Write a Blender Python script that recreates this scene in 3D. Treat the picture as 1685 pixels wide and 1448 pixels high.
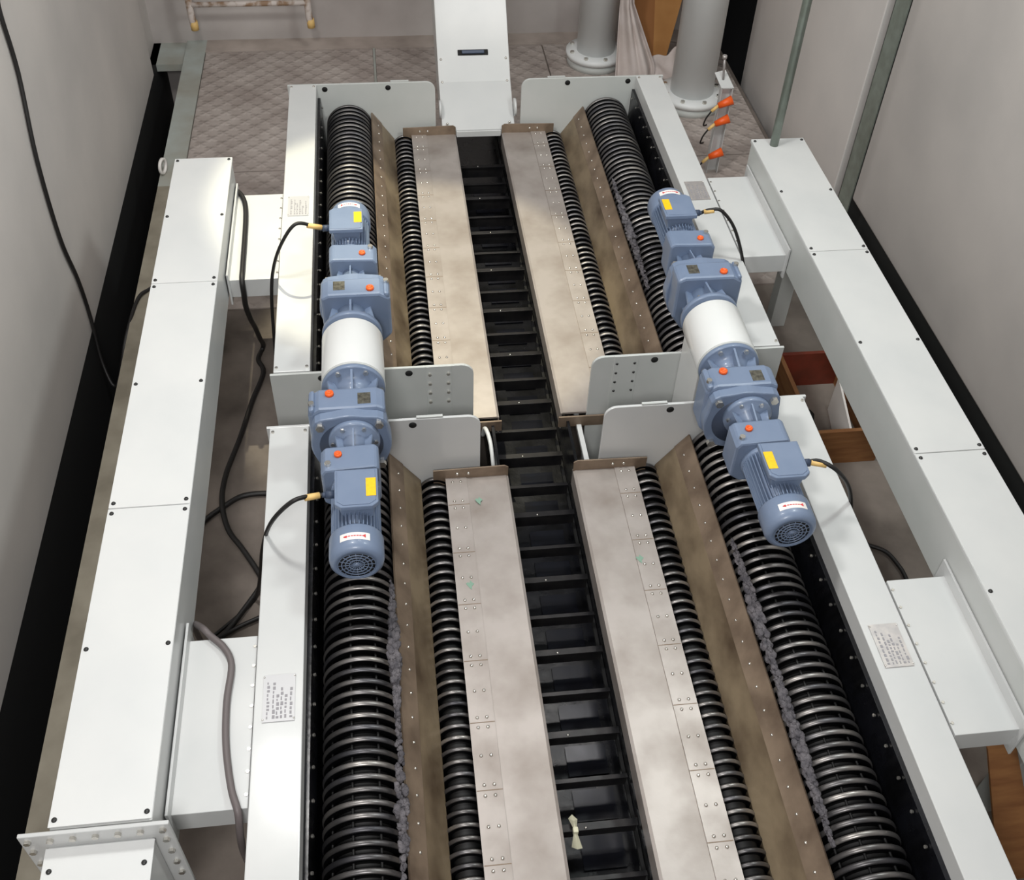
import bpy, bmesh, math, random
from mathutils import Vector, Matrix
from math import pi, sin, cos, radians
random.seed(7)
S = bpy.context.scene
for o in list(bpy.data.objects): bpy.data.objects.remove(o)
LIFT = 0.75                     # heights below are measured from the machine tops; the floor is 0.75 m lower
# ---------------------------------------------------------------- camera
cd = bpy.data.cameras.new('camera'); cam = bpy.data.objects.new('camera', cd); S.collection.objects.link(cam)
W, H, FPX = 1685.0, 1448.0, 1746.1
cd.sensor_fit = 'HORIZONTAL'; cd.sensor_width = 36.0; cd.lens = 36.0*FPX/W; cd.clip_start = .05
yaw, pitch, roll = .14884, .80175, .04487
fw = Vector((sin(yaw)*cos(pitch), cos(yaw)*cos(pitch), -sin(pitch)))
r0 = Vector((cos(yaw), -sin(yaw), 0)); u0 = r0.cross(fw)
rt = r0*cos(roll)+u0*sin(roll); up = u0*cos(roll)-r0*sin(roll)
M = Matrix(((rt.x, up.x, -fw.x, 0), (rt.y, up.y, -fw.y, 0), (rt.z, up.z, -fw.z, 0), (0, 0, 0, 1)))
cam.matrix_world = Matrix.Translation((0, 0, 2.85+LIFT)) @ M
S.camera = cam
S.view_settings.view_transform = 'Standard'; S.view_settings.look = 'None'
S.view_settings.gamma = 1; S.view_settings.exposure = -0.12; S.view_settings.use_curve_mapping = False
# ---------------------------------------------------------------- light
w = bpy.data.worlds.new('hall'); S.world = w; w.use_nodes = True
w.node_tree.nodes['Background'].inputs[0].default_value = (.93, .96, 1, 1)
w.node_tree.nodes['Background'].inputs[1].default_value = .19
def area(name, loc, tgt, size, power, col=(1, 1, 1), sy=None):
    l = bpy.data.lights.new(name, 'AREA'); l.size = size; l.energy = power; l.color = col
    if sy: l.shape = 'RECTANGLE'; l.size_y = sy
    o = bpy.data.objects.new(name, l); S.collection.objects.link(o); o.location = (loc[0], loc[1], loc[2]+LIFT)
    o.rotation_euler = (Vector(tgt)-Vector(loc)).to_track_quat('-Z', 'Y').to_euler(); return o
area('hall_lamp_left', (-.75, 3.1, 3.3), (2.4, 3.6, -.4),   .45, 66, (1, .985, .95))
area('hall_lamp_right', (2.1, 3.1, 3.2), (-1.0, 3.6, -.4),   .45, 46, (.93, 1, .97))
area('fill_front', (-.3, -.8, 3.4), (.1, 2.4, -.3), .9, 112, (1, .985, .97))  # unseen fill, added to brighten the near left trunking and forward faces
area('fill_rear', (1.0, 4.3, 4.2), (1.3, 7.2, -.4), .8, 40, (1, .97, .94))  # unseen fill, added to brighten the pipes and rear wall
def spot(name, loc, tgt, power, ang, blend, col, rad):
    sl = bpy.data.lights.new(name, 'SPOT'); sl.energy = power; sl.spot_size = radians(ang); sl.spot_blend = blend
    sl.color = col; sl.shadow_soft_size = rad
    so = bpy.data.objects.new(name, sl); S.collection.objects.link(so); so.location = (loc[0], loc[1], loc[2]+LIFT)
    so.rotation_euler = (Vector(tgt)-Vector(loc)).to_track_quat('-Z', 'Y').to_euler()
spot('warm_beam', (-.6, 6.3, 6.4), (.12, 4.05, -.3), 1900, 16, .3, (1, .93, .68), .05)  # warm spot for the yellowish patch over the far machines, source unseen
# ---------------------------------------------------------------- materials
MATS = {}
def lin(c): return tuple(((v/255+.055)/1.055)**2.4 if v/255 > .04045 else v/255/12.92 for v in c)
def mat(name, rgb, rough=.5, metal=0.0, rgb2=None, scale=5.0, fac=1.0, bump=0.0, bscale=60.0, lo=.35, hi=.7, stretch=None, coat=0.0, emit=None):
    m = bpy.data.materials.new(name); m.use_nodes = True; nt = m.node_tree; N = nt.nodes; b = N['Principled BSDF']
    b.inputs['Base Color'].default_value = (*lin(rgb), 1); b.inputs['Roughness'].default_value = rough
    b.inputs['Metallic'].default_value = metal
    if coat: b.inputs['Coat Weight'].default_value = coat; b.inputs['Coat Roughness'].default_value = .15
    tc = N.new('ShaderNodeTexCoord'); src = tc.outputs['Object']
    if stretch:
        mp = N.new('ShaderNodeMapping'); mp.inputs['Scale'].default_value = stretch; nt.links.new(src, mp.inputs[0]); src = mp.outputs[0]
    if rgb2:
        n = N.new('ShaderNodeTexNoise'); n.inputs['Scale'].default_value = scale; n.inputs['Detail'].default_value = 6
        cr = N.new('ShaderNodeValToRGB'); cr.color_ramp.elements[0].position = lo; cr.color_ramp.elements[1].position = hi
        cr.color_ramp.elements[0].color = (*lin(rgb), 1); cr.color_ramp.elements[1].color = (*lin(rgb2), 1)
        nt.links.new(src, n.inputs['Vector']); nt.links.new(n.outputs['Fac'], cr.inputs[0]); nt.links.new(cr.outputs[0], b.inputs['Base Color'])
        mr = N.new('ShaderNodeMapRange'); mr.inputs['To Min'].default_value = max(.02, rough-.08); mr.inputs['To Max'].default_value = min(1, rough+.1)
        nt.links.new(n.outputs['Fac'], mr.inputs['Value']); nt.links.new(mr.outputs[0], b.inputs['Roughness'])
    if bump:
        n2 = N.new('ShaderNodeTexNoise'); n2.inputs['Scale'].default_value = bscale; n2.inputs['Detail'].default_value = 4
        bp = N.new('ShaderNodeBump'); bp.inputs['Strength'].default_value = bump; bp.inputs['Distance'].default_value = .01
        nt.links.new(src, n2.inputs['Vector']); nt.links.new(n2.outputs['Fac'], bp.inputs['Height']); nt.links.new(bp.outputs[0], b.inputs['Normal'])
    MATS[name] = m; return m
WHITE = mat('white_paint', (206, 207, 206), .38, 0, (197, 199, 199), 3, coat=.25)
WHITE2 = mat('white_paint_duct', (222, 223, 222), .3, 0, (213, 215, 215), 2.5, coat=.4)
GREYW = mat('pale_grey_paint', (196, 198, 196), .45, 0, (186, 190, 187), 3)
STEEL = mat('stained_stainless', (178, 170, 165), .42, .45, (146, 136, 129), 5, bump=.05, bscale=25, lo=.4, hi=.75)
STEELD = mat('brown_stained_steel', (144, 126, 108), .5, .3, (100, 84, 70), 7, bump=.1, bscale=30, lo=.35, hi=.7)
GUIDE = mat('guide_plate_steel', (140, 124, 101), .45, .3, (84, 69, 53), 6, bump=.1, bscale=30, lo=.4, hi=.68, stretch=(1, .6, 1))
BOLT = mat('bright_bolt_steel', (215, 212, 205), .25, .9)
BOLTD = mat('dark_screw', (60, 60, 60), .4, .6)
BLACK = mat('black_greasy_steel', (15, 15, 17), .26, .2, (26, 27, 33), 8, bump=.1, bscale=30)
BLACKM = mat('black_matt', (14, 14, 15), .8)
DISC = mat('worn_disc_steel', (132, 128, 126), .4, .8, (66, 66, 74), 6, bump=.05, bscale=40)
def rim_mat(name, rim):
    m = mat(name, (166, 161, 156), .36, .8, (92, 92, 98), 5, bump=.05, bscale=40); nt = m.node_tree; N = nt.nodes; L = nt.links; b = N['Principled BSDF']
    tc = N.new('ShaderNodeTexCoord'); sp = N.new('ShaderNodeSeparateXYZ'); L.new(tc.outputs['Object'], sp.inputs[0])
    cb = N.new('ShaderNodeCombineXYZ'); L.new(sp.outputs[0], cb.inputs[0]); L.new(sp.outputs[2], cb.inputs[1])
    ln = N.new('ShaderNodeVectorMath'); ln.operation = 'LENGTH'; L.new(cb.outputs[0], ln.inputs[0])
    oi = N.new('ShaderNodeObjectInfo'); rr = N.new('ShaderNodeMapRange'); rr.inputs['To Min'].default_value = .22; rr.inputs['To Max'].default_value = 1.0; L.new(oi.outputs['Random'], rr.inputs['Value'])
    gt = N.new('ShaderNodeMapRange'); gt.inputs['From Min'].default_value = rim-.002; gt.inputs['From Max'].default_value = rim; L.new(ln.outputs['Value'], gt.inputs['Value'])
    mxn = N.new('ShaderNodeMix'); mxn.data_type = 'RGBA'; src = b.inputs['Base Color'].links[0].from_socket
    dk = N.new('ShaderNodeMix'); dk.data_type = 'RGBA'; L.new(rr.outputs[0], dk.inputs['Factor']); dk.inputs['A'].default_value = (.03, .03, .036, 1); L.new(src, dk.inputs['B']); src = dk.outputs['Result']
    L.new(gt.outputs[0], mxn.inputs['Factor']); mxn.inputs['A'].default_value = (.012, .012, .014, 1); L.new(src, mxn.inputs['B']); L.new(mxn.outputs['Result'], b.inputs['Base Color'])
    return m
RIM = rim_mat('worn_rim_steel', .1225); RIMS = rim_mat('worn_small_rim_steel', .0625)
FLIGHT = mat('worn_flight_steel', (54, 52, 52), .33, .5, (30, 30, 33), 14, bump=.05, bscale=40)
SHEEN = mat('trough_floor_sheen', (30, 32, 40), .2, .3, (18, 18, 24), 9)  # bluish sheen of the trough floor put into the colour
CORE = mat('roller_core', (10, 10, 11), .6, .1)
BLUE = mat('blue_grey_paint', (116, 131, 156), .42, 0, (107, 123, 149), 8, coat=.2)
BLUED = mat('dark_blue_grey', (58, 70, 92), .5)
ORANGE = mat('orange_plastic', (240, 96, 30), .4)
YELLOW = mat('yellow_sticker', (250, 200, 10), .5, 0, (238, 184, 4), 90)
YELLOW2 = mat('cream_sleeve', (228, 190, 120), .5)
RED = mat('red_print', (205, 60, 60), .5)
STICK = mat('white_sticker', (236, 232, 228), .5)
PLATE = mat('nameplate_aluminium', (176, 172, 172), .35, .5, (196, 190, 186), 30)
PLATED = mat('rating_plate', (126, 124, 112), .35, .6, (70, 66, 62), 60)
PLATEL = mat('pale_nameplate', (190, 190, 192), .4, .1)
INK = mat('etched_print', (150, 148, 152), .6)
GREENM = mat('faded_green_marker', (128, 160, 142), .6)
GREEN = mat('green_marker', (60, 150, 110), .6)
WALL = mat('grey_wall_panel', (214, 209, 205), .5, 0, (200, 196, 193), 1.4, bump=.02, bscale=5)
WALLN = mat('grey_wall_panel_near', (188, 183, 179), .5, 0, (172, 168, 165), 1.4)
WALLR = mat('grey_rear_wall', (196, 190, 187), .5, 0, (172, 165, 162), 2)
DARKW = mat('dark_wall_base', (52, 54, 54), .8)
FLOORM = mat('grimy_concrete', (138, 128, 120), .8, 0, (84, 76, 70), 3.2, bump=.3, bscale=18, lo=.3, hi=.75)
TRIM = mat('grey_painted_angle', (176, 184, 180), .45, 0, (158, 156, 146), 4)
TRIMB = mat('brown_grey_edge_strip', (150, 143, 128), .6, 0, (124, 117, 103), 6)
TRIM2 = mat('dusty_ledge_paint', (186, 174, 166), .6, 0, (160, 148, 140), 5)
CABLE = mat('black_cable', (24, 22, 22), .5)
CABLEG = mat('grey_brown_cable', (104, 96, 96), .5)
PIPE = mat('white_pipe_paint', (234, 236, 236), .4, 0, (224, 227, 227), 3)
GALV = mat('galvanised_steel', (150, 160, 152), .4, .5, (130, 138, 128), 12)
CARD = mat('brown_cardboard', (172, 124, 70), .8, 0, (154, 106, 56), 5)
CARDD = mat('dark_cardboard', (136, 88, 44), .8)
WOOD = mat('plywood', (150, 104, 62), .65, 0, (122, 78, 44), 6, stretch=(1, 1, 6))
REDBR = mat('red_brown_board', (128, 52, 34), .6, 0, (96, 44, 26), 8)
CLOTH = mat('white_cloth', (214, 204, 200), .9, 0, (196, 184, 178), 6)
RUST = mat('rusty_white_paint', (212, 202, 196), .6, 0, (150, 122, 98), 14, lo=.45, hi=.6)
PULP = mat('grey_pulp', (112, 108, 112), .9, 0, (70, 68, 74), 30, bump=1, bscale=120)
TISSUE = mat('tissue', (228, 224, 196), .8)
def checker_mat():
    m = mat('checker_plate', (190, 180, 174), .55, .15, (156, 144, 138), 3.5); nt = m.node_tree; N = nt.nodes; L = nt.links
    b = N['Principled BSDF']; tc = N.new('ShaderNodeTexCoord'); sp = N.new('ShaderNodeSeparateXYZ'); L.new(tc.outputs['Object'], sp.inputs[0])
    def mth(op, a, c=None):
        n = N.new('ShaderNodeMath'); n.operation = op
        for i, v in enumerate((a, c)):
            if v is None: continue
            if isinstance(v, (int, float)): n.inputs[i].default_value = v
            else: L.new(v, n.inputs[i])
        return n.outputs[0]
    u = mth('MULTIPLY', mth('ADD', sp.outputs[0], sp.outputs[1]), 24); v = mth('MULTIPLY', mth('SUBTRACT', sp.outputs[0], sp.outputs[1]), 24)
    su, sv = mth('SINE', u), mth('SINE', v)
    a = mth('MULTIPLY', mth('POWER', mth('ABSOLUTE', su), 8), mth('ABSOLUTE', sv)); c = mth('MULTIPLY', mth('POWER', mth('ABSOLUTE', sv), 8), mth('ABSOLUTE', su))
    h = mth('MAXIMUM', a, c)
    bp = N.new('ShaderNodeBump'); bp.inputs['Strength'].default_value = 1.0; bp.inputs['Distance'].default_value = .01
    L.new(h, bp.inputs['Height']); L.new(bp.outputs[0], b.inputs['Normal']); return m
CHECK = checker_mat()
# ---------------------------------------------------------------- geometry helpers
class B:
    def __init__(s): s.bm = bmesh.new()
    def add(s, vs, fs, smooth=False):
        v = [s.bm.verts.new(p) for p in vs]
        for f in fs:
            try: q = s.bm.faces.new([v[i] for i in f]); q.smooth = smooth
            except ValueError: pass
        return s
    def box(s, x0, x1, y0, y1, z0, z1, bev=0):
        x0, x1 = sorted((x0, x1)); y0, y1 = sorted((y0, y1)); z0, z1 = sorted((z0, z1))
        t = bmesh.new(); bmesh.ops.create_cube(t, size=1)
        for v in t.verts: v.co = Vector((x0+(v.co.x+.5)*(x1-x0), y0+(v.co.y+.5)*(y1-y0), z0+(v.co.z+.5)*(z1-z0)))
        if bev: bmesh.ops.bevel(t, geom=t.edges[:], offset=bev, segments=2, affect='EDGES', profile=.5)
        s.merge(t); return s
    def merge(s, t, mtx=None):
        t.verts.index_update(); v = [s.bm.verts.new(mtx @ p.co if mtx else p.co) for p in t.verts]
        for f in t.faces:
            q = s.bm.faces.new([v[p.index] for p in f.verts]); q.smooth = f.smooth
        t.free()
    def lathe(s, prof, c=(0, 0, 0), axis='y', seg=40, smooth=True):
        # prof: (r, t) pairs along the axis
        vs, fs = [], []; n = len(prof)
        for i in range(seg):
            a = 2*pi*i/seg
            for r, t in prof:
                p, q = r*cos(a), r*sin(a)
                P = {'y': (p, t, q), 'x': (t, p, q), 'z': (p, q, t)}[axis]
                vs.append((P[0]+c[0], P[1]+c[1], P[2]+c[2]))
        for i in range(seg):
            j = (i+1) % seg
            for k in range(n-1): fs.append((i*n+k, j*n+k, j*n+k+1, i*n+k+1))
        s.add(vs, fs, smooth)
        t = [i*n for i in range(seg)]; e = [i*n+n-1 for i in range(seg)]
        s.add([vs[i] for i in t], [tuple(range(seg))]); s.add([vs[i] for i in e], [tuple(range(seg))]); return s
    def cyl(s, a, b, r, seg=16, r2=None, smooth=True):
        a, b = Vector(a), Vector(b); d = (b-a).normalized(); h = Vector((0, 0, 1)) if abs(d.z) < .9 else Vector((1, 0, 0))
        u = d.cross(h).normalized(); v = d.cross(u); r2 = r if r2 is None else r2
        vs = [a+(u*cos(2*pi*i/seg)+v*sin(2*pi*i/seg))*r for i in range(seg)]+[b+(u*cos(2*pi*i/seg)+v*sin(2*pi*i/seg))*r2 for i in range(seg)]
        s.add(vs, [(i, (i+1) % seg, seg+(i+1) % seg, seg+i) for i in range(seg)], smooth)
        s.add(vs[:seg], [tuple(range(seg))]); s.add(vs[seg:], [tuple(range(seg))]); return s
    def prism(s, poly, a, b, axis='y'):
        # poly in the plane across the axis: 'y' -> (x,z), 'x' -> (y,z), 'z' -> (x,y)
        f = {'y': lambda p, t: (p[0], t, p[1]), 'x': lambda p, t: (t, p[0], p[1]), 'z': lambda p, t: (p[0], p[1], t)}[axis]
        n = len(poly); vs = [f(p, a) for p in poly]+[f(p, b) for p in poly]
        return s.add(vs, [tuple(range(n)), tuple(range(n, 2*n))]+[(i, (i+1) % n, n+(i+1) % n, n+i) for i in range(n)])
    def tube(s, pts, r, seg=8, sub=6):
        P = [Vector(p) for p in pts]; Q = []
        for i in range(len(P)-1):
            p0, p1, p2, p3 = P[max(i-1, 0)], P[i], P[i+1], P[min(i+2, len(P)-1)]
            for k in range(sub):
                t = k/sub; Q.append(.5*((2*p1)+(p2-p0)*t+(2*p0-5*p1+4*p2-p3)*t*t+(3*p1-p0-3*p2+p3)*t**3))
        Q.append(P[-1]); vs, fs = [], []; u = None
        for i, q in enumerate(Q):
            d = (Q[min(i+1, len(Q)-1)]-Q[max(i-1, 0)]).normalized()
            if u is None: u = d.orthogonal().normalized()
            u = (u-d*u.dot(d)).normalized(); v = d.cross(u)
            for k in range(seg): a = 2*pi*k/seg; vs.append(q+(u*cos(a)+v*sin(a))*r)
        for i in range(len(Q)-1):
            for k in range(seg): fs.append((i*seg+k, i*seg+(k+1) % seg, (i+1)*seg+(k+1) % seg, (i+1)*seg+k))
        s.add(vs, fs, True); s.add(vs[:seg], [tuple(range(seg))]); s.add(vs[-seg:], [tuple(range(seg))]); return s
    def xf(s, mtx): bmesh.ops.transform(s.bm, matrix=mtx, verts=s.bm.verts[:]); return s
ORG = {}
def link(name, data, parent, org):
    o = bpy.data.objects.new(name, data); S.collection.objects.link(o)
    po = ORG[parent.name] if parent else Vector((0, 0, 0)); o.location = Vector(org)-po
    if parent: o.parent = parent
    ORG[o.name] = Vector(org); return o
def tag(o, label=None, cat=None, group=None, kind=None):
    for k, v in (('label', label), ('category', cat), ('group', group), ('kind', kind)):
        if v: o[k] = v
    return o
def obj(name, b, m, parent=None, org=None, bevel=0, label=None, center=True):
    me = bpy.data.meshes.new(name)
    bmesh.ops.remove_doubles(b.bm, verts=b.bm.verts[:], dist=1e-6); bmesh.ops.recalc_face_normals(b.bm, faces=b.bm.faces[:])
    if org is None:
        co = [v.co for v in b.bm.verts]
        org = Vector(((min(c.x for c in co)+max(c.x for c in co))/2, (min(c.y for c in co)+max(c.y for c in co))/2, min(c.z for c in co))) if not parent else \
              Vector([(min(c[i] for c in co)+max(c[i] for c in co))/2 for i in range(3)])
    org = Vector(org); bmesh.ops.translate(b.bm, verts=b.bm.verts[:], vec=-org)
    b.bm.to_mesh(me); b.bm.free(); me.materials.append(m)
    o = link(name, me, parent, org)
    if bevel:
        md = o.modifiers.new('bevel', 'BEVEL'); md.width = bevel; md.segments = 2; md.limit_method = 'ANGLE'; md.angle_limit = radians(40)
    if label: o['label'] = label
    return o
def inst(name, src, parent, org, rz=0, mats=None):
    o = link(name, src.data, parent, org); o.rotation_euler.z = rz
    return o
def thing(name, org, label, cat, group=None): return tag(link(name, None, None, org), label, cat, group)
def copy_tree(o, parent=None):
    c = o.copy(); S.collection.objects.link(c); c.parent = parent
    for ch in list(o.children): copy_tree(ch, c)
    return c
CX = 1.094                       # the two rows of machines mirror about x = CX/2
def mx(x, m): return CX-x if m else x
def mp(poly, m): return [(mx(a, m), b) for a, b in poly]
FL = -.75
# ---------------------------------------------------------------- the setting
def struct(name, b, m): return tag(obj(name, b, m), kind='structure')
struct('floor', B().box(-1.35, 2.53, -1.2, 7.63, -1.0, FL), FLOORM)
struct('floor', B().box(-1.62, -1.35, 7.3, 7.63, -.8, FL), TRIM)
struct('floor', B().box(-1.9, 2.9, -1.2, 7.7, -2.15, -2.05), BLACKM)  # trench bottom, its black colour stands in for deep shade
for x0, x1, y0, y1 in ((-1.215, -.035, 5.86, 7.45), (-.015, 1.2, 5.86, 7.45), (1.21, 2.5, 5.86, 7.45), (-1.215, 2.5, 4.52, 5.85)):
    struct('floor', B().box(x0, x1, y0, y1, FL, FL+.008), CHECK)
struct('trim_1', B().box(-1.36, -1.22, 5.72, 7.63, FL-.1, FL+.014), TRIM)
struct('trim_1', B().box(-1.36, -1.22, -1.2, 5.72, FL-.1, FL+.012), TRIMB)
struct('trim_2', B().box(-1.22, 2.53, 7.455, 7.63, FL, FL+.014), TRIM2)
struct('trim_3', B().box(-.033, -.017, 5.86, 7.45, FL, FL+.012), TRIM)
struct('wall_left', B().box(-1.75, -1.547, -1.2, 7.15, FL, 3.6), WALL)
struct('wall_left', B().box(-1.75, -1.549, -1.2, 7.7, -2.1, FL), BLACKM)  # trench side below floor level, coloured black in place of deep shade
struct('wall_front_blocker', B().box(-1.75, 2.9, -1.4, -1.2, -2.1, 2.6), DARKW)  # unseen wall added to shut out ambient light, dark to cut bounce
struct('wall_left', B().box(-1.8, -1.6, 7.15, 7.9, FL, 3.6), WALL)
struct('wall_rear', B().box(-1.7, 2.42, 7.63, 7.8, -2.1, 3.6), WALLR)
struct('wall_right', B().box(2.72, 2.9, -1.2, 6.95, -2.1, 3.6), DARKW)
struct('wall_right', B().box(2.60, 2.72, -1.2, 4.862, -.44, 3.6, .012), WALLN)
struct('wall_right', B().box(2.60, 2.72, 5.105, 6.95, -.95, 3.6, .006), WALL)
struct('wall_right', B().box(3.7, 3.8, 6.0, 8.7, -2.1, 3.6), BLACKM)  # black recess added so the rear right opening stays dark
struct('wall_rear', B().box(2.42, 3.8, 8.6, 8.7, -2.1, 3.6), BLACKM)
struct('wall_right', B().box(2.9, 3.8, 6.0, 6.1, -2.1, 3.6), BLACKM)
struct('dark_recess_lid', B().box(2.42, 3.8, 7.0, 8.7, 2.4, 2.5), BLACKM)  # lid added over the black recess to keep light out
t = B(); t.box(2.598, 2.66, 5.015, 5.02, -.60, 3.5); t.box(2.598, 2.604, 4.87, 5.02, -.60, 3.5)
struct('trim_4', t, GALV)
# ---------------------------------------------------------------- shared small meshes
scr_b = B().lathe([(.0001, .006), (.004, .006), (.0065, .002), (.0065, -.001)], axis='z', seg=12)
SCREW = obj('screw_source', scr_b, BOLT, org=(0, 0, 0)); scr_mesh = SCREW.data
scr_b2 = B().lathe([(.0001, .005), (.005, .005), (.0075, .001), (.0075, -.001)], axis='z', seg=12)
SCREWD = obj('screw_source', scr_b2, BOLTD, org=(0, 0, 0)); scrd_mesh = SCREWD.data
hx = B().prism([(.009*cos(i*pi/3), .009*sin(i*pi/3)) for i in range(6)], -.001, .009, 'z')
HEX = obj('screw_source', hx, BOLT, org=(0, 0, 0)); hex_mesh = HEX.data
for o in (SCREW, SCREWD, HEX): bpy.data.objects.remove(o)
def put(name, me, parent, p, rot=(0, 0, 0), s=1):
    o = link(name, me, parent, p); o.rotation_euler = rot; o.scale = (s, s, s); return o
# ---------------------------------------------------------------- side ducts
def long_duct(m, label, group):
    x0, x1 = (-.970, -.708) if not m else (1.806, 2.072)
    zt, zb = .148, -.095
    t = thing('trunking', ((x0+x1)/2, 3, zb), label, 'trunking', group)
    yb = 1.30 if not m else .3
    obj('body', B().box(x0+.004, x1-.004, yb, 4.53, zb, zt-.002), GREYW if m else WHITE, t, bevel=.003)
    js = [4.535, 3.585, 2.385, yb+.002] if not m else [4.535, 3.6, 2.392, 1.19, .3]
    for a, b_ in zip(js, js[1:]):
        c = obj('cover_panel', B().box(x0, x1, b_+.003, a-.0015, zt-.002, zt+.003), WHITE if m else WHITE2, t, bevel=.001)
        n = 3
        ys = [a-.022, (a+b_)/2, b_+.022]
        for yy in ys:
            for xx in (x0+.014, x1-.014): put('screw', scrd_mesh, c, (xx, yy, zt+.003))
    lip = obj('side_lip', B().box(*( (x1-.006, x1+.001) if not m else (x0-.001, x0+.006)), yb, 4.53, zt-.012, zt), WHITE, t)
    # brackets under the duct
    for yy in ((1.9, 4.2) if not m else (1.5, 4.2)):
        obj('support_post', B().box(*((x0+.01, x0+.09) if not m else (x1-.09, x1-.01)), yy-.04, yy+.04, FL, zb), GREYW, t, bevel=.003)
    return t
DL = long_duct(False, 'long white covered trunking beside the left wall', 'side trunkings')
DR = long_duct(True, 'long white covered trunking along the right wall with a galvanised tube at its far end', 'side trunkings')
# near flanged section of the left trunking
t = thing('flanged_trunking', (-.84, .8, -.09), 'white flanged trunking end section with bolted collar at the near left', 'trunking', 'side trunkings')
fr = B(); fr.box(-1.03, -.655, 1.268, 1.280, -.2, .185, 0); obj('collar', fr, WHITE, t, bevel=.003)
obj('body', B().box(-.97, -.705, .3, 1.268, -.15, .118), WHITE, t, bevel=.004)
c = obj('cover_panel', B().box(-.974, -.70, .3, 1.262, .118, .124), WHITE2, t, bevel=.002)
for xx in (-.955, -.72): put('screw', scrd_mesh, c, (xx, 1.2, .124))
for i in range(7): put('collar_bolt', hex_mesh, t, (-1.01+i*.056, 1.268, .160), (radians(90), 0, 0))
for i in range(4):
    for xx in (-1.01, -.675): put('collar_bolt', hex_mesh, t, (xx, 1.268, .105-i*.07), (radians(90), 0, 0))
# cross channels between ducts and machines
for m, y0, y1, lab in ((0, 1.385, 1.955, 'white connecting box with a grey cable over it, between left trunking and near left machine'),
                       (0, 3.80, 4.46, 'white connecting box between left trunking and far left machine'),
                       (1, 1.40, 1.975, 'white connecting box between right trunking and near right machine'),
                       (1, 3.80, 4.46, 'bright white connecting box between right trunking and far right machine')):
    xa, xb = (-.703, -.49) if not m else (1.594, 1.803)
    c = thing('connecting_box', ((xa+xb)/2, (y0+y1)/2, -.12), lab, 'connecting box', 'connecting boxes')
    obj('box_body', B().box(xa, xb, y0, y1, -.105, -.012), WHITE, c, bevel=.002)
    e = xb-.006 if not m else xa+.006
    for i in range(8):
        put('bolt', hex_mesh, c, (e, y0+.04+i*(y1-y0-.08)/7, -.014), s=.6)
    fx = xa if not m else xb
    fl = obj('end_flange', B().box(fx-.003 if not m else fx-.005, fx+.005 if not m else fx+.003, y0-.02, y1+.04, -.13, .03), WHITE, c, bevel=.001)
# ---------------------------------------------------------------- screening machines
def rounded(poly_w, z0, z1, r, m, x0, x1):
    # plate outline: square at x0, rounded top corner at x1
    pts = [(x0, z0), (x0, z1)]
    for i in range(7):
        a = pi/2*(1-i/6); pts.append((x1-r+r*cos(a), z1-r+r*sin(a)))
    pts += [(x1, z0)]
    return mp(pts, m)
def nameplate(parent, m, y, tilt=0):
    xa, xb = mx(-.461, m), mx(-.366, m); xa, xb = sorted((xa, xb))
    n = obj('nameplate', B().box(xa, xb, y-.08, y+.08, .001, .0035), PLATE if m else PLATEL, parent, label='small etched nameplate')
    g = B()
    for k, (fx, ln) in enumerate(((.12, .9), (.3, .82), (.42, .6), (.55, .75), (.68, .5), (.84, .7))):
        X = xa+(xb-xa)*fx; Y = y-.07
        while Y < y-.07+.14*ln:
            d = random.uniform(.006, .014); g.box(X, X+random.choice((.004, .006, .008)), Y, Y+d, .0034, .0042); Y += d+.005
    obj('lettering', g, INK, n)
    for dx in (.02, .98):
        for dy in (-.072, .072): put('rivet', scr_mesh, n, (xa+(xb-xa)*dx, y+dy, .0035), s=.45)
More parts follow.
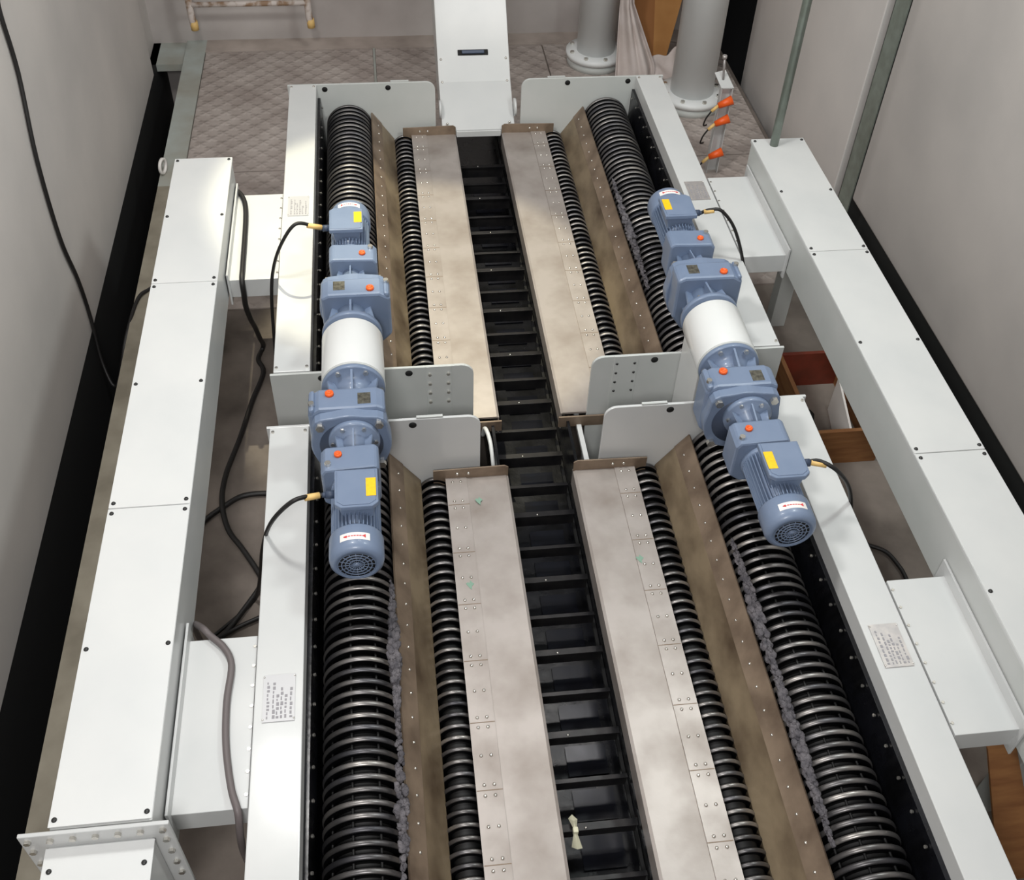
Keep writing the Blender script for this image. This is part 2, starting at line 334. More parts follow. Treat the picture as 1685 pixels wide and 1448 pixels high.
def machine(m, y0, y1, lab, front):
    t = thing('screening_machine', (mx(-.2, m), (y0+y1)/2, FL), lab, 'machine', 'screening machines')
    w = WHITE if not m else GREYW
    # side beam
    sb = obj('side_beam', B().box(mx(-.487, m), mx(-.343, m), y0+.012, y1-.004, -.09, 0), WHITE, t, bevel=.003)
    obj('side_wall', B().box(mx(-.486, m), mx(-.40, m), y0+.012, y1-.012, FL, -.09), GREYW, t)
    for yy in (y0+.035, y1-.03):
        for xx in (-.475, -.356): put('bolt', hex_mesh, sb, (mx(xx, m), yy, .0), s=.7)
    # inner trough wall
    tw = obj('trough_wall', B().prism(mp([(-.345, -.075), (-.328, -.075), (-.318, -.35), (-.26, -.47), (-.02, -.50), (.06, -.40), (.075, -.40), (0, -.52), (-.3, -.5), (-.345, -.4)], m), y0+.012, y1-.012), BLACK, t)
    n = int((y1-y0)/.105)
    for i in range(n): put('bolt', hex_mesh, tw, (mx(-.322, m), y0+.06+i*.105, -.10), (0, radians(70 if not m else -70), 0), s=.62)
    # end plates
    for k, yy in enumerate((y0, y1)):
        b = B().prism(rounded(None, -.70, 0, .05, m, -.50, .305), yy-.006, yy+.006)
        ep = obj('end_plate', b, GREYW if not front or k == 0 else WHITE, t, bevel=.002)
        if yy == y0:
            o2 = obj('overlay_plate', B().box(mx(.115, m), mx(.215, m), yy-.012, yy-.006, -.3, .004), GREYW, ep, bevel=.001)
            for xx in (.128, .202):
                for zz in (-.035, -.085, -.135, -.185): put('bolt', hex_mesh if not m else scrd_mesh, o2, (mx(xx, m), yy-.012, zz), (radians(90), 0, 0), s=.8)
        else:
            obj('overlay_strip', B().box(mx(.06, m), mx(.16, m), yy-.004, yy+.008, -.01, .008), GREYW, ep)
        for xx in (-.30, .045): obj('lifting_hole', B().lathe([(.0001, -.001), (.015, -.001), (.015, .0)], (mx(xx, m), yy-.0066, -.028), 'y', 20), BLACKM, ep)
    # guide plate
    ya, yb = y0+.012, y1-.008
    gp = obj('guide_plate', B().prism(mp([(-.056, -.188), (-.005, -.252), (.060, -.345), (.060, -.46), (.066, -.46), (.066, -.342), (.0, -.248), (-.050, -.183)], m), ya, yb), GUIDE, t)
    us = obj('upper_strip', B().prism(mp([(-.058, -.178), (-.006, -.245), (-.001, -.241), (-.052, -.173)], m), ya, yb), STEELD, gp)
    n = int((yb-ya)/.088)
    for i in range(n): put('bolt', scr_mesh, us, (mx(-.022, m), ya+.05+i*.088, -.216), (0, radians(50 if not m else -50), 0), s=.8)
    # cover plate beside the conveyor
    cp = obj('cover_plate', B().prism(mp([(.165, -.318), (.165, -.310), (.405, -.306), (.415, -.312), (.415, -.40), (.410, -.40), (.410, -.316)], m), y0-.002, y1-.03), STEEL, t)
    st = obj('screw_strip', B().box(mx(.163, m), mx(.247, m), y0+.01, y1-.035, -.3085, -.304), STEEL, cp)
    ec = B().prism(mp([(.115, -.345), (.115, -.258), (.400, -.252), (.415, -.262), (.415, -.345)], m), y1-.042, y1-.036)
    e = obj('end_cap', ec, STEELD, cp, bevel=.001)
    for xx in (.21, .255): put('screw', scr_mesh, e, (mx(xx, m), y1-.042, -.28), (radians(90), 0, 0))
    e2 = obj('front_cap', B().box(mx(.165, m), mx(.425, m), y0-.02, y0-.012, -.375, -.318), STEELD, cp, bevel=.001)
    k = 0; Y = y1-.065
    while Y > y0+.05:
        rows = (Y,) if k % 2 == 0 else (Y-.018, Y+.018)
        if k % 2: obj('joint_seam', B().box(mx(.165, m), mx(.247, m), Y-.0015, Y+.0015, -.3045, -.3035), STEELD, st)
        for yy in rows:
            for xx in (.190, .222): put('screw', scr_mesh, st, (mx(xx, m), yy, -.304), s=.9)
        Y -= .118; k += 1
    for (sx, sy) in {(0, 1): ((.285, 2.70), (.215, 2.30)), (1, 1): ((.235, 2.36),), (0, 0): ((.2, 3.22),), (1, 0): ()}[(m, int(front))]:
        pts_ = [(mx(sx, m)+.011*cos(a)*(1+.5*sin(3*a)), sy+.016*sin(a)*(1+.4*cos(5*a))) for a in [2*pi*i/14 for i in range(14)]]
        obj('marker_scribble', B().prism(pts_, -.3035, -.3028, 'z'), GREENM, cp)
    nameplate(t, m, y0+(1.165 if not front else 1.188 if not m else 1.188))
    return t
FY0, FY1, RY0, RY1 = .53, 2.872, 3.165, 5.506
mach = {}
for m, fr, lab in ((0, 1, 'near left white screening machine with ribbed rollers between steel cover plates'),
                   (1, 1, 'near right white screening machine beside the plywood board'),
                   (0, 0, 'far left white screening machine in front of the checker plate floor'),
                   (1, 0, 'far right white screening machine in front of the two white pipes')):
    mach[(m, fr)] = machine(m, FY0 if fr else RY0, FY1 if fr else RY1, lab, fr)
# ---------------------------------------------------------------- rollers
def disc_mesh(R, r, wdt):
    h = wdt/2
    return [(r, -h*.8), (R-.006, -h), (R-.0015, -h*.75), (R, -h*.3), (R, h*.3), (R-.0015, h*.75), (R-.006, h), (r, h*.8)]
db = B(); seg = 56; prof = disc_mesh(.126, .088, .019); db2 = B()
def ring(b, prof, seg):
    n = len(prof); vs = [(p[0]*cos(2*pi*i/seg), p[1], p[0]*sin(2*pi*i/seg)) for i in range(seg) for p in prof]
    fs = [(i*n+k, ((i+1) % seg)*n+k, ((i+1) % seg)*n+(k+1) % n, i*n+(k+1) % n) for i in range(seg) for k in range(n)]
    b.add(vs, fs, True); return b
o1 = obj('disc', ring(db, prof, seg), RIM, org=(0, 0, 0)); big_disc = o1.data; bpy.data.objects.remove(o1)
o1 = obj('disc', ring(db2, disc_mesh(.066, .04, .0155), 40), RIMS, org=(0, 0, 0)); small_disc = o1.data; bpy.data.objects.remove(o1)
def roller(m, ya, yb, big, lab):
    x = mx(-.18 if big else .122, m); z = -.236 if big else -.372; R = .126 if big else .066
    t = thing('large_ribbed_roller' if big else 'small_ribbed_roller', (x, (ya+yb)/2, z-R), lab, 'roller', 'large ribbed rollers' if big else 'small ribbed rollers')
    cr = .094 if big else .044
    obj('shaft', B().lathe([(cr, ya), (cr, yb)], (x, 0, z), 'y', 32), CORE, t)
    if big:
        for i in range(8):
            a = 2*pi*(i+.35)/8; q = (x+.104*cos(a), z+.104*sin(a))
            obj('tie_rod', B().cyl((q[0], ya, q[1]), (q[0], yb, q[1]), .0045, 8), CORE, t)
    pitch = .0405 if big else .042; Y = yb-.02
    while Y > ya+.01:
        d = link('disc', big_disc if big else small_disc, t, (x, Y, z)); d.rotation_euler.y = random.uniform(0, 6)
        Y -= pitch
for m, sd in ((0, 'left'), (1, 'right')):
    for fr in (1, 0):
        ya, yb = ((FY0+.02, FY1-.015) if fr else (RY0+.015, RY1-.015)); n = 'near' if fr else 'far'
        extra = {(0, 1): 'beside the near left white beam', (1, 1): 'beside the near right white beam', (0, 0): 'beside the far left white beam', (1, 0): 'beside the far right white beam'}[(m, fr)]
        roller(m, ya if not fr else .9, yb, True, 'large black ribbed roller '+extra+' under the blue motor')
        roller(m, ya if not fr else .9, yb, False, 'small black ribbed roller along the %s %s steel cover plate' % (n, sd))
# ---------------------------------------------------------------- scraper conveyor
t = thing('scraper_conveyor', (CX/2, 3, FL), 'black scraper conveyor running down the middle between the steel cover plates', 'conveyor')
xa, xb = .392, CX-.392
obj('trough', B().prism([(xa-.012, -.34), (xa, -.34), (xa, -.66), (xb, -.66), (xb, -.34), (xb+.012, -.34), (xb+.012, -.7), (xa-.012, -.7)], .5, 6.2), BLACK, t)
for xx in (xa+.008, xb-.008):
    obj('chain', B().box(xx-.006, xx+.006, .5, 6.1, -.60, -.585), BLACKM, t)
Y = .79; k = 0
while Y < 5.6:
    if k % 2 == 0:
        b = B(); b.box(xa+.012, xb-.012, Y-.006, Y+.006, -.575, -.50); b.box(xa+.012, xb-.012, Y-.02, Y+.006, -.504, -.498)
        f = obj('flight_bar', b, FLIGHT, t, bevel=.001)
        put('bolt', scr_mesh, f, (CX/2-.02+random.uniform(-.02, .02), Y-.012, -.498), s=.7)
    else:
        b = B(); b.box(xa+.012, xb-.012, Y-.004, Y+.004, -.58, -.515); b.box(xa+.012, xb-.012, Y-.012, Y+.004, -.518, -.514)
        f = obj('flight_bar', b, FLIGHT, t, bevel=.001)
    Y += .166; k += 1
Y = .7
while Y < 5.5:
    obj('sheen_patch', B().box(CX/2-.035, xb-.045, Y, Y+.115, -.655, -.652), SHEEN, t); Y += .166  # flat patches standing for the sheen on the trough floor
tag(obj('tissue', B().add([(.462, 1.475, -.49), (.475, 1.483, -.48), (.492, 1.47, -.492), (.482, 1.43, -.485), (.474, 1.43, -.478), (.498, 1.385, -.52), (.478, 1.375, -.50), (.462, 1.39, -.515), (.476, 1.455, -.468), (.478, 1.40, -.49)], [(0, 8, 1), (1, 8, 2), (0, 4, 8), (8, 3, 2), (4, 3, 8), (4, 9, 3), (4, 7, 9), (7, 6, 9), (9, 6, 5), (3, 9, 5)]).box(.470, .488, 1.42, 1.44, -.498, -.474, .004), TISSUE), 'scrap of cream tissue on a black flight bar of the middle conveyor', 'tissue')
# white casing rising from the far end
t = thing('conveyor_casing', (CX/2, 6.0, FL), 'tall white inclined conveyor casing with a black recessed handle', 'casing')
x0, x1 = .340, .757
poly = [(5.475, -.285), (5.74, -.13), (6.75, .93), (6.95, .75), (6.25, .02), (5.95, -.26), (5.475, -.325)]
obj('casing_body', B().prism(poly, x0, x1, 'x'), WHITE, t, bevel=.004)
obj('bottom_lip', B().box(.42, CX-.42, 5.462, 5.472, -.325, -.29), WHITE, t, bevel=.002)
for s_, xx in ((-1, x0), (1, x1)):
    obj('lug', B().lathe([(.0001, -.006), (.05, -.006), (.05, .006), (.0001, .006)], (xx+s_*.006, 5.56, -.20), 'x', 24), WHITE, t)
nrm = Vector((0, -1.06, 1.01)).normalized(); tan = Vector((0, 1.01, 1.06)).normalized()
def on_slope(s_): return Vector((0, 5.74, -.13))+tan*s_
hx0, hx1 = CX/2-.085, CX/2+.09
p = on_slope(.165)
rotx = math.atan2(tan.z, tan.y)
hb = B().box(-.088, .088, -.016, .016, -.004, .004, .003).xf(Matrix.Translation(Vector((CX/2, 0, 0))+p+nrm*.003) @ Matrix.Rotation(rotx, 4, 'X'))
h = obj('handle', hb, BLACKM, t, label='black recessed handle')
hb = B().box(-.065, .065, -.009, .009, 0, .012, .003).xf(Matrix.Translation(Vector((CX/2, 0, 0))+p+nrm*.006) @ Matrix.Rotation(rotx, 4, 'X'))
obj('grip', hb, BLUED, h)
for s_, dx in ((.13, .02), (-.0, .02), (-.28, .03)):
    for xx in (x0+dx, x1-dx):
        q = on_slope(s_) if s_ >= 0 else Vector((0, 5.5, -.26)); put('screw', scr_mesh, t, (xx, q.y, q.z), (radians(45), 0, 0), s=1.1)
# ---------------------------------------------------------------- gear motors
def build_gearmotor(var):
    s = 1 if var == 'A' else -1          # A: cable gland on -x, sticker on +x
    t = thing('gear_motor', (0, 0, 0), 'blue', 'gear motor', 'blue gear motors')
    fb = B().lathe([(.03, .004), (.112, .004), (.116, 0), (.116, -.016), (.112, -.018), (.078, -.022), (.060, -.05), (.064, -.125), (.0001, -.125)], axis='y', seg=48)
    for i in range(6):
        a = pi/2+i*pi/3; m_ = Matrix.Rotation(-a, 4, 'Y')
        q = bmesh.new(); bmesh.ops.create_cube(q, size=1)
        for v in q.verts: v.co = Vector((.082+v.co.x*.05-(.02 if v.co.y < 0 and v.co.x > 0 else 0), -.07+v.co.y*.11, v.co.z*.008))
        fb.merge(q, m_)
    of = obj('output_flange', fb, BLUE, t)
    for i in range(6):
        a = pi/3+i*pi/3; put('bolt', hex_mesh, of, (.1*cos(a), -.018, .1*sin(a)), (radians(90), 0, 0), s=1.1)
    # main gearbox
    g = B(); cx, cz = -.012, -.035
    g.prism([(-.155, .085), (-.115, .110), (.085, .110), (.115, .095), (.115, -.09), (.07, -.155), (-.10, -.155), (-.155, -.10)], -.118, -.225, 'y')
    g.prism([(-.152, .06), (-.152, .106), (-.13, .112), (-.13, .06)], -.12, -.225, 'y')
    gm = obj('main_gearbox', g, BLUE, t, bevel=.012)
    g = B()
    pts = []
    for i in range(48):
        a = 2*pi*i/48; r = .142
        ca, sa = cos(a), sin(a)
        k = r*(1+.18*max(0, abs(sin(2*a)))**6*(1 if sa > 0 else .3))
        pts.append((cx+k*ca, max(-.18, min(.112, cz+k*sa))))
    g.prism(pts, -.205, -.262, 'y')
    ad = obj('adapter_plate', g, BLUE, t, bevel=.006)
    g = B().lathe([(.0001, -.258), (.112, -.258), (.112, -.2635), (.0001, -.2635)], (cx, 0, cz), 'y', 48)
    obj('adapter_recess', g, BLUED, ad)
    for a in (42, 138, 222, 318):
        put('bolt', hex_mesh, ad, (cx+.137*cos(radians(a)), -.262, cz+.15*sin(radians(a))), (radians(90), 0, 0), s=1.7)
    # second gearbox neck
    g = B().lathe([(.0001, -.26), (.088, -.26), (.09, -.265), (.09, -.28), (.086, -.285), (.046, -.29), (.04, -.385), (.0001, -.385)], (0, 0, 0), 'y', 40)
    for i in range(6):
        a = pi/2+i*pi/3; m_ = Matrix.Rotation(-a, 4, 'Y')
        q = bmesh.new(); bmesh.ops.create_cube(q, size=1)
        for v in q.verts: v.co = Vector((.056+v.co.x*.04-(.016 if v.co.y < 0 and v.co.x > 0 else 0), -.33+v.co.y*.095, v.co.z*.006))
        g.merge(q, m_)
    nf = obj('neck_flange', g, BLUE, t)
    for i in range(6):
        a = pi/3+i*pi/3; put('bolt', hex_mesh, nf, (.075*cos(a), -.285, .075*sin(a)), (radians(90), 0, 0), s=.9)
    g = B(); g.prism([(-.110, .062), (-.095, .082), (.07, .088), (.085, .075), (.085, -.08), (.05, -.11), (-.07, -.11), (-.110, -.08)], -.378, -.488, 'y')
    sg = obj('small_gearbox', g, BLUE, t, bevel=.009)
    g = B().lathe([(.0001, -.48), (.076, -.48), (.082, -.485), (.082, -.505), (.076, -.51), (.0001, -.51)], (0, 0, -.01), 'y', 40)
    obj('motor_flange', g, BLUE, t, bevel=.002)
    # motor body with fins
    g = B().lathe([(.0001, -.505), (.066, -.505), (.066, -.745), (.0001, -.745)], (0, 0, 0), 'y', 36)
    for i in range(36):
        a = 2*pi*i/36; m_ = Matrix.Rotation(a, 4, 'Y'); q = bmesh.new(); bmesh.ops.create_cube(q, size=1)
        for v in q.verts: v.co = Vector((.072+v.co.x*.018, -.628+v.co.y*.235, v.co.z*.0035))
        g.merge(q, m_)
    obj('motor_body', g, BLUE, t)
    g = B().prism([(-.04, .05), (-.05, .115), (.07, .115), (.06, .05)], -.545, -.672, 'y')
    obj('terminal_base', g, BLUE, t, bevel=.004)
    g = B(); c_ = .02
    g.prism([(-.060, -.530), (.080, -.530), (.080, -.675), (.080-c_, -.692), (-.060+c_, -.692), (-.060, -.675)], .108, .128, 'z')
    lid = obj('terminal_lid', g, BLUE, t, bevel=.004)
    obj('lid_top', B().prism([(-.052, -.536), (.072, -.536), (.072, -.668), (.072-c_, -.684), (-.052+c_, -.684), (-.052, -.668)], .127, .1305, 'z'), BLUE, lid, bevel=.0015)
    lx = .048*s+.009
    g = B().box(lx-.016, lx+.016, -.652, -.575, .1303, .1318, .0)
    st = obj('yellow_sticker', g, YELLOW, lid, bevel=.0005, label='yellow sticker')
    # gland
    gx = -.060 if s > 0 else .080
    g = B(); g.cyl((gx, -.600, .090), (gx-.03*s, -.600, .090), .014, 12); g.cyl((gx-.03*s, -.600, .090), (gx-.043*s, -.600, .090), .011, 12, .007)
    obj('cable_gland', g, BLUED, t, label='dark cable gland')
    # fan cover and grille
    g = B().lathe([(.07, -.725), (.086, -.725), (.088, -.73), (.088, -.800), (.084, -.815), (.074, -.824), (.062, -.827), (.062, -.820), (.0001, -.820)], (0, 0, 0), 'y', 48)
    fc = obj('fan_cover', g, BLUE, t)
    g = B().lathe([(.0001, -.821), (.0605, -.821), (.0605, -.8225), (.0001, -.8225)], (0, 0, 0), 'y', 40); gr0 = obj('fan_recess', g, BLACKM, fc)
    g = B()
    for r in (.012, .024, .036, .048, .06):
        q = [(r-.0016, -.8225), (r+.0016, -.8225), (r+.0016, -.826), (r-.0016, -.826)]
        ring(g, q, 40)
    for i in range(16):
        a = 2*pi*i/16; g.cyl((.008*cos(a), -.824, .008*sin(a)), (.061*cos(a), -.824, .061*sin(a)), .0014, 6)
    g.lathe([(.0001, -.8225), (.01, -.8225), (.01, -.827), (.0001, -.827)], (0, 0, 0), 'y', 16)
    obj('fan_grille', g, BLUE, fc)
    g = B(); n = 10
    vs = []; fs = []
    for k in range(n+1):
        a = pi/2+radians(32)*(1-2*k/n)
        for yy, rr in ((-.762, .0877), (-.790, .0877), (-.790, .0885), (-.762, .0885)): vs.append((rr*cos(a)*1.0, yy, rr*sin(a)))
    for k in range(n):
        for j in range(4): fs.append((k*4+j, k*4+(j+1) % 4, (k+1)*4+(j+1) % 4, (k+1)*4+j))
    fs += [(0, 1, 2, 3), tuple(n*4+j for j in range(4))]
    g.add(vs, fs); sk = obj('arrow_sticker', g, STICK, fc, label='white sticker with a red arrow')
    g = B()
    for k in range(7):
        a = pi/2+radians(17)*(1-2*k/6); q = (.0888*cos(a), .0888*sin(a)); g.box(q[0]-.0035, q[0]+.0035, -.7775, -.7745, q[1]-.0006, q[1]+.0006)
    for sg_ in (-1, 1):
        a = pi/2+radians(19)*sg_; q = (.0888*cos(a), .0888*sin(a))
        g.prism([(q[0]-.007, -.776), (q[0]+.005, -.770), (q[0]+.005, -.782)], q[1]-.002, q[1]+.0008, 'z')
    obj('red_arrow', g, RED, sk)
    # plugs, plates, eye bolt
    def plug(p, par, sc=1):
        g = B().lathe([(.0001, 0), (.016*sc, 0), (.015*sc, .011*sc), (.009*sc, .013*sc), (.008*sc, .007*sc), (.0001, .007*sc)], p, 'z', 20)
        obj('orange_plug', g, ORANGE, par, label='orange breather plug')
    plug((-.078, -.150, .109), gm); plug((-.051, -.42, .083), sg, .85)
    g = B().box(.02, .065, -.205, -.150, .1095, .111); rp = obj('rating_plate', g, PLATED, gm, label='small metal rating plate')
    for p_, par in (((-.141, -.195, .108), gm), ((-.085, -.46, .082), sg)):
        put('screw', hex_mesh, par, p_, s=1.2)
    return t
GA = build_gearmotor('A'); GB = build_gearmotor('B')
MZ, MXL = .15, -.165; MXR = CX-MXL
def place(o, x, y, rot, lab):
    o.location = (x, y, MZ); o.rotation_euler.z = rot; o['label'] = lab
g2 = copy_tree(GA); g3 = copy_tree(GB)
YF, YR = 2.905, 3.195
place(GA, MXL, YF, 0, 'blue-grey gear motor on the left row, fan grille facing the viewer above the near roller')
place(GB, MXR, YF, 0, 'blue-grey gear motor on the right row, fan grille facing the viewer above the near roller')
place(g3, MXL, YR, pi, 'blue-grey gear motor behind the left white coupling drum, pointing away over the far left roller')
place(g2, MXR, YR, pi, 'blue-grey gear motor behind the right white coupling drum, pointing away over the far right roller')
for m in (0, 1):
    x = mx(MXL, m); sd = 'right' if m else 'left'
    t = thing('coupling_drum', (x, 3.05, -.5), 'white %s coupling drum between two blue gear motors' % ('right-hand' if m else 'left-hand'), 'coupling housing', 'white coupling drums')
    obj('drum_shell', B().lathe([(.0001, YF+.002), (.117, YF+.002), (.117, YR-.03), (.0001, YR-.03)], (x, 0, MZ), 'y', 64), WHITE2, t, bevel=.002)
    ob = obj('drum_rim', ring(B(), [(.112, YF+.001), (.1185, YF+.001), (.1185, YF+.008), (.112, YF+.008)], 64).xf(Matrix.Translation((x, 0, MZ))), GREYW, t)
    obj('pedestal', B().box(x-.105, x+.105, YF+.02, 3.156, -.72, .10), WHITE, t, bevel=.003)
# ---------------------------------------------------------------- cables
def cable(name, pts, r, m, lab, cat='cable', group='cables'):
    return tag(obj(name, B().tube(pts, r), m), lab, cat, group)
FZ = -.735
cable('wall_cable', [(-1.535, 4.554, 1.6), (-1.535, 4.554, 1.0), (-1.535, 4.518, .866), (-1.535, 4.504, .608), (-1.535, 4.391, .264), (-1.535, 4.355, -.134), (-1.535, 4.411, -.425), (-1.535, 4.415, -.659), (-1.52, 4.33, -.9), (-1.46, 4.25, -1.0), (-1.38, 4.36, -.78), (-1.34, 4.62, -.726), (-1.28, 4.73, FZ), (-1.17, 4.9, FZ)], .010, CABLE, 'black cable hanging down the left wall into the dark trench')
cable('floor_cable', [(-.72, 4.5, .0), (-.675, 4.423, 0), (-.653, 4.275, .0), (-.645, 3.9, .0), (-.645, 3.80, -.01), (-.645, 3.782, -.07), (-.65, 3.80, -.16), (-.650, 3.86, -.28), (-.655, 3.97, -.42), (-.66, 4.08, -.58), (-.665, 4.17, -.71), (-.69, 4.10, FZ), (-.66, 4.0, FZ), (-.704, 3.8, FZ), (-.747, 3.556, FZ), (-.796, 3.331, FZ), (-.799, 3.15, -.722), (-.765, 3.005, FZ), (-.695, 2.887, FZ), (-.613, 2.735, FZ), (-.615, 2.689, FZ), (-.678, 2.574, FZ), (-.738, 2.478, FZ), (-.786, 2.426, FZ)], .012, CABLE, 'thick black cable snaking along the floor beside the left trunking')
cable('floor_cable', [(-.95, 2.95, FZ), (-.873, 3.06, FZ), (-.798, 3.13, FZ+.002), (-.713, 3.192, FZ), (-.594, 3.196, FZ), (-.5, 3.17, FZ)], .012, CABLE, 'short thick black cable crossing the floor sideways under the left trunking')
cable('channel_cable', [(-.80, 2.35, -.6), (-.74, 2.149, -.2), (-.665, 2.0, -.01), (-.634, 1.96, .0), (-.588, 1.91, .001), (-.562, 1.844, .001), (-.568, 1.718, .001), (-.561, 1.579, .001), (-.538, 1.446, .001), (-.515, 1.372, -.005), (-.52, 1.34, -.1), (-.54, 1.38, -.3), (-.55, 1.438, FZ)], .011, CABLEG, 'grey brown cable lying over the near left connecting box')
cable('floor_cable', [(-.786, 2.426, FZ+.02), (-.72, 2.48, FZ), (-.674, 2.506, FZ), (-.58, 2.55, FZ), (-.5, 2.6, FZ)], .009, CABLE, 'thin black cable on the floor behind the near left connecting box')
for nm, pts, lab in (('motor_cable', [(-.262, 2.305, .24), (-.30, 2.30, .245), (-.361, 2.267, .26), (-.447, 2.3, .12), (-.523, 2.449, -.2), (-.577, 2.556, -.5), (-.632, 2.63, FZ), (-.682, 2.566, FZ), (-.8, 2.45, FZ)], 'black cable curving from the near left motor down over the white beam'),
                     ('motor_cable', [(-.262, 3.795, .24), (-.31, 3.785, .26), (-.381, 3.76, .29), (-.45, 3.75, .2), (-.503, 3.78, .05), (-.528, 3.76, -.1), (-.55, 3.75, -.4), (-.58, 3.8, FZ)], 'black cable curving from the far left motor over the white beam'),
                     ('motor_cable', [(1.357, 3.795, .24), (1.39, 3.785, .26), (1.442, 3.77, .26), (1.522, 3.76, .15), (1.61, 3.76, -.1), (1.66, 3.74, -.4), (1.7, 3.8, FZ)], 'black cable curving from the far right motor over the white beam'),
                     ('motor_cable', [(1.357, 2.305, .24), (1.40, 2.30, .25), (1.466, 2.27, .22), (1.567, 2.31, .05), (1.65, 2.35, -.25), (1.72, 2.4, FZ)], 'black cable curving from the near right motor over the white beam')):
    c = cable(nm, pts, .0075, CABLE, lab)
    a, b_ = Vector(pts[0]), Vector(pts[1]); a2 = a.lerp(b_, .35); b2 = b_.lerp(Vector(pts[2]), .35)
    obj('cable_sleeve', B().cyl(a2, b2, .011, 12), YELLOW2, c, label='cream cable marker sleeve')
cable('floor_cable', [(1.72, 2.4, FZ), (1.8, 2.6, FZ), (1.923, 2.712, FZ), (1.989, 2.665, FZ), (2.05, 2.623, FZ), (2.077, 2.548, FZ), (2.084, 2.483, FZ), (2.08, 2.3, FZ)], .009, CABLE, 'black cable loop on the floor under the right trunking')
# ---------------------------------------------------------------- pipes and odds at the back
def big_pipe(x, y, r, lab):
    t = thing('vertical_pipe', (x, y, FL), lab, 'pipe', 'white vertical pipes')
    obj('pipe_shell', B().lathe([(r, FL+.1), (r, 2.6)], (x, y, 0), 'z', 48), PIPE, t)
    f = obj('base_flange', B().lathe([(.0001, FL+.065), (r+.075, FL+.065), (r+.075, FL+.10), (r+.01, FL+.105), (.0001, FL+.105)], (x, y, 0), 'z', 48), PIPE, t)
    obj('base_ring', B().lathe([(.0001, FL), (r+.065, FL), (r+.065, FL+.055), (.0001, FL+.055)], (x, y, 0), 'z', 48), GREYW, t)
    for i in range(8):
        a = 2*pi*(i+.3)/8; put('bolt', hex_mesh, f, (x+(r+.045)*cos(a), y+(r+.045)*sin(a), FL+.10), s=1.7)
big_pipe(2.105, 6.53, .145, 'fat white vertical pipe behind the sensor post at upper right')
big_pipe(1.55, 7.16, .135, 'fat white vertical pipe left of the white cloth, at the rear wall')
t = thing('cardboard_sheet', (2.0, 7.1, FL), 'folded brown cardboard sheet leaning at the rear wall between the white pipes', 'cardboard')
def slab(name, q, m, par, dy=.012):
    vs = list(q)+[(p[0], p[1]+dy, p[2]) for p in q]; n = len(q)
    return obj(name, B().add(vs, [tuple(range(n)), tuple(range(n, 2*n))]+[(i, (i+1) % n, n+(i+1) % n, n+i) for i in range(n)]), m, par)
slab('light_leaf', [(1.93, 6.93, FL), (1.99, 6.93, FL), (2.36, 7.5, .45), (1.95, 7.5, .45)], CARD, t)
slab('dark_leaf', [(1.80, 6.99, FL), (1.93, 6.93, FL), (1.95, 7.5, .45), (1.76, 7.58, .45)], CARDD, t)
def cloth(name, fn, nx, nz, lab):
    vs = [fn(i/nx, j/nz) for j in range(nz+1) for i in range(nx+1)]
    g = B().add(vs, [(j*(nx+1)+i, j*(nx+1)+i+1, (j+1)*(nx+1)+i+1, (j+1)*(nx+1)+i) for j in range(nz) for i in range(nx)], True)
    o = obj(name, g, CLOTH); md = o.modifiers.new('thick', 'SOLIDIFY'); md.thickness = .006; tag(o, lab, 'cloth')
def f1(u, v):
    z = FL+v*1.0; wd = .29-.20*min(1, max(0, (z+.65)/.45)); wd = max(wd, .08); x = 1.64+u*wd
    return (x, 6.84+.035*sin(u*8+v*2)+.012*sin(u*23+3*v)+.10*v+(.02*(1-v)*sin(u*15)), z)
def f2(u, v):
    return (1.92+u*.22+.01*sin(v*7), 6.86+.03*sin(u*6+v*3)+.10*v, FL+.01+(.13+.06*u)*v+.012*sin(u*11))
cloth('cloth_sack', f1, 40, 24, 'crumpled white cloth hanging beside the brown cardboard between the white pipes')
cloth('cloth_bundle', f2, 20, 10, 'small bunched white cloth at the foot of the brown cardboard')
# sensor post
t = thing('sensor_post', (2.04, 5.7, FL), 'narrow white bracket post with three orange sensors beside the right pipe', 'sensor post')
g = B(); g.box(2.005, 2.075, 5.69, 5.694, FL, -.17); g.box(2.005, 2.009, 5.65, 5.69, FL, -.17); g.box(2.071, 2.075, 5.65, 5.69, FL, -.17)
obj('channel', g, WHITE, t)
obj('top_tab', B().add([(1.975, 5.74, -.115), (2.045, 5.76, -.11), (2.078, 5.65, -.168), (2.002, 5.65, -.168), (1.975, 5.74, -.121), (2.045, 5.76, -.116), (2.078, 5.65, -.174), (2.002, 5.65, -.174)], [(0, 1, 2, 3), (4, 5, 6, 7), (0, 1, 5, 4), (1, 2, 6, 5), (2, 3, 7, 6), (3, 0, 4, 7)]), WHITE, t)
g = B().cyl((2.02, 5.70, -.14), (2.005, 5.70, .0), .007, 10); g.cyl((2.005, 5.70, -.01), (2.004, 5.7, .01), .014, 6)
obj('bolt_rod', g, PLATE, t)
for z in (-.255, -.375, -.60):
    g = B().cyl((2.075, 5.63, z+.02), (1.995, 5.63, z-.015), .028, 20, .017)
    s_ = obj('orange_sensor', g, ORANGE, t, label='orange proximity sensor')
    obj('sensor_lead', B().cyl((1.995, 5.63, z-.015), (1.955, 5.62, z-.045), .010, 10), YELLOW2, s_)
    obj('lead_wire', B().tube([(1.955, 5.62, z-.045), (1.93, 5.62, z-.09), (1.925, 5.63, z-.14), (1.95, 5.65, z-.15)], .005), CABLE, s_)
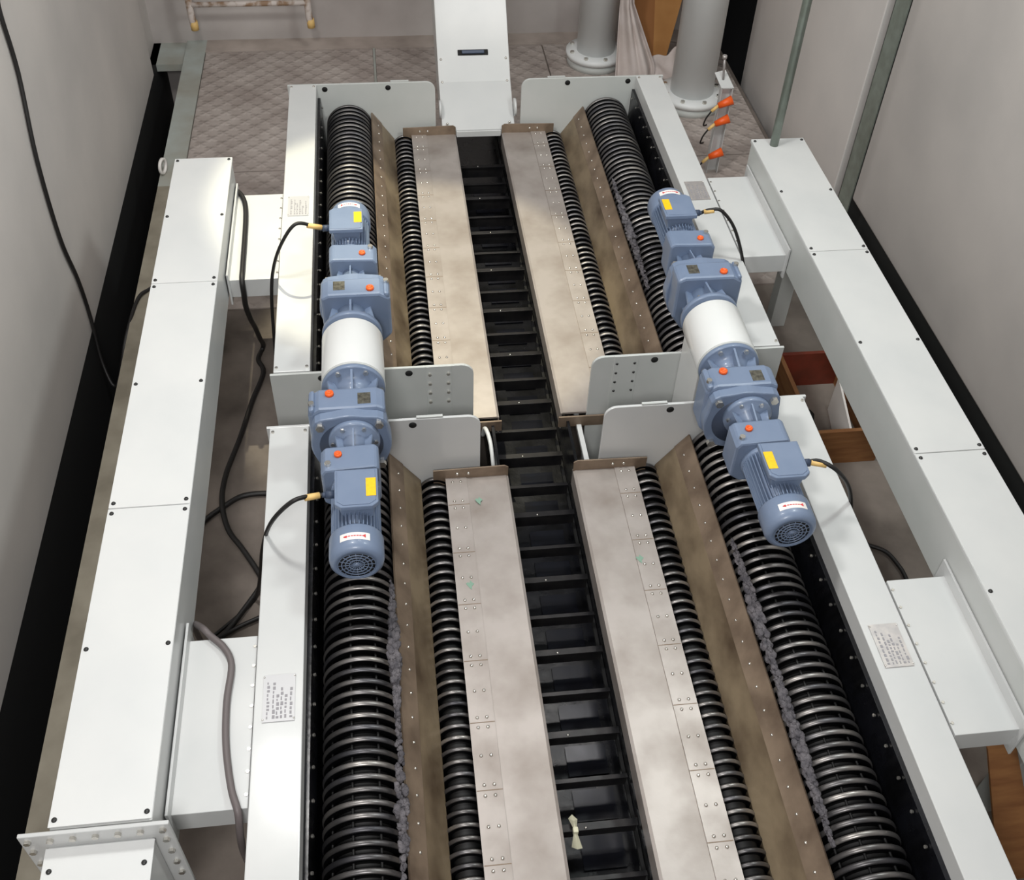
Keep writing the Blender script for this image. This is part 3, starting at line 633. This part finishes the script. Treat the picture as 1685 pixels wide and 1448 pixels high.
# conduit, ladder, crate, board, rods
tag(obj('conduit_tube', B().cyl((1.905, 4.475, .151), (1.905, 4.475, 2.9), .021, 20), GALV), 'upright galvanised conduit tube standing on the far end of the right trunking', 'tube')
t = thing('wall_ladder', (-.85, 7.45, -.5), 'white rusty ladder foot against the rear wall at upper left', 'ladder')
for x in (-1.262, -.462):
    st = obj('stile', B().tube([(x+.01, 7.40, -.53), (x, 7.40, -.40), (x, 7.42, .2), (x, 7.44, 2.6)], .024, 12), RUST, t)
    obj('foot_cap', B().cyl((x+.01, 7.40, -.55), (x+.008, 7.40, -.49), .027, 14), YELLOW2, st)
    obj('wall_bracket', B().cyl((x, 7.41, .05), (x, 7.63, .05), .012, 10), RUST, st)
for k in range(5): obj('rung', B().cyl((-1.25, 7.40+.004*k, -.375+k*.3), (-.47, 7.40+.004*k, -.375+k*.3), .018, 12), RUST, t)
t = thing('wooden_crate', (2.0, 3.45, FL), 'open wooden crate with red-brown far board on the floor left of the right trunking', 'crate')
c0, c1, d0, d1, zt = 1.87, 2.2, 3.165, 3.72, -.54
obj('front_board', B().box(c0, c1, d0, d0+.02, FL, zt), WOOD, t); obj('back_board', B().box(c0-.06, c1, d1-.02, d1, FL, zt), REDBR, t)
obj('left_board', B().box(c0-.02, c0, d0, d1-.02, FL, zt), WOOD, t); obj('right_board', B().box(c1-.02, c1, d0+.02, d1-.02, FL, zt), WOOD, t)
obj('divider', B().prism([(2.03, d0+.02), (2.04, d0+.02), (2.10, d1-.2), (2.09, d1-.2)], FL, zt-.0, 'z'), STICK, t)
tag(obj('debris_lump', B().lathe([(.0001, 0), (.05, .01), (.045, .035), (.0001, .05)], (1.95, 3.46, FL), 'z', 9), BLACKM), 'black lump of debris inside the wooden crate', 'debris')
tag(obj('plywood_board', B().add([(1.93, 1.22, FL), (2.08, 1.22, FL), (1.93, 1.235, FL), (2.08, 1.235, FL), (1.865, 1.50, -.34), (1.965, 1.50, -.34), (1.865, 1.515, -.34), (1.965, 1.515, -.34)], [(0, 1, 5, 4), (2, 3, 7, 6), (0, 2, 6, 4), (1, 3, 7, 5), (0, 1, 3, 2), (4, 5, 7, 6)]).xf(Matrix.Identity(4)), WOOD), 'brown plywood board leaning under the near right connecting box', 'board')
tag(obj('tie_bar', B().box(.748, .768, FY1+.01, 3.23, -.385, -.365), WHITE), 'short white tie bar between the right-hand steel cover plates', 'bar')
tag(obj('tie_strap', B().tube([(.345, 3.15, -.40), (.352, 3.12, -.33), (.366, 3.04, -.34), (.372, 2.90, -.42)], .009), WHITE), 'bent white strap between the left-hand end plates', 'strap')
tag(obj('eye_ring', ring(B(), [(.035, -.008), (.05, -.008), (.05, .008), (.035, .008)], 24).xf(Matrix.Translation((-1.335, 5.86, -.685)) @ Matrix.Rotation(radians(75), 4, 'Z')), STICK), 'pale ring standing on the edge strip beside the left trench', 'ring')
# wet pulp along the guide plates
def pulp(pts, lab):
    g = B()
    for (x, y, z, ln, k) in pts:
        for i in range(int(k*1.7)):
            yy = y+random.uniform(-ln, ln); e = 1-abs(yy-y)/ln*.8; r = random.uniform(.0035, .009)*(.5+e)
            q = bmesh.new(); bmesh.ops.create_icosphere(q, subdivisions=2, radius=r)
            for v in q.verts: v.co *= random.uniform(.7, 1.25)
            for f in q.faces: f.smooth = True
            g.merge(q, Matrix.Translation((x+random.uniform(-.016, .016)*e, yy, z+random.uniform(-.006, .012))) @ Matrix.Diagonal((1, 1.5, .8, 1)))
    tag(obj('pulp_residue', g, PULP), lab, 'residue', None, 'stuff')
pulp([(-.066, 1.93, -.13, .28, 230), (-.066, 1.4, -.13, .3, 90)], 'wet grey pulp caked along the near left large roller')
pulp([(1.160, 1.95, -.13, .33, 200), (1.160, 1.5, -.13, .35, 260)], 'wet grey pulp caked along the near right large roller')
pulp([(1.160, 4.2, -.13, .45, 160)], 'grey pulp caked along the far right large roller')
for o in bpy.data.objects:
    if o.parent is None and o.type in ('MESH', 'EMPTY'): o.location.z += LIFT
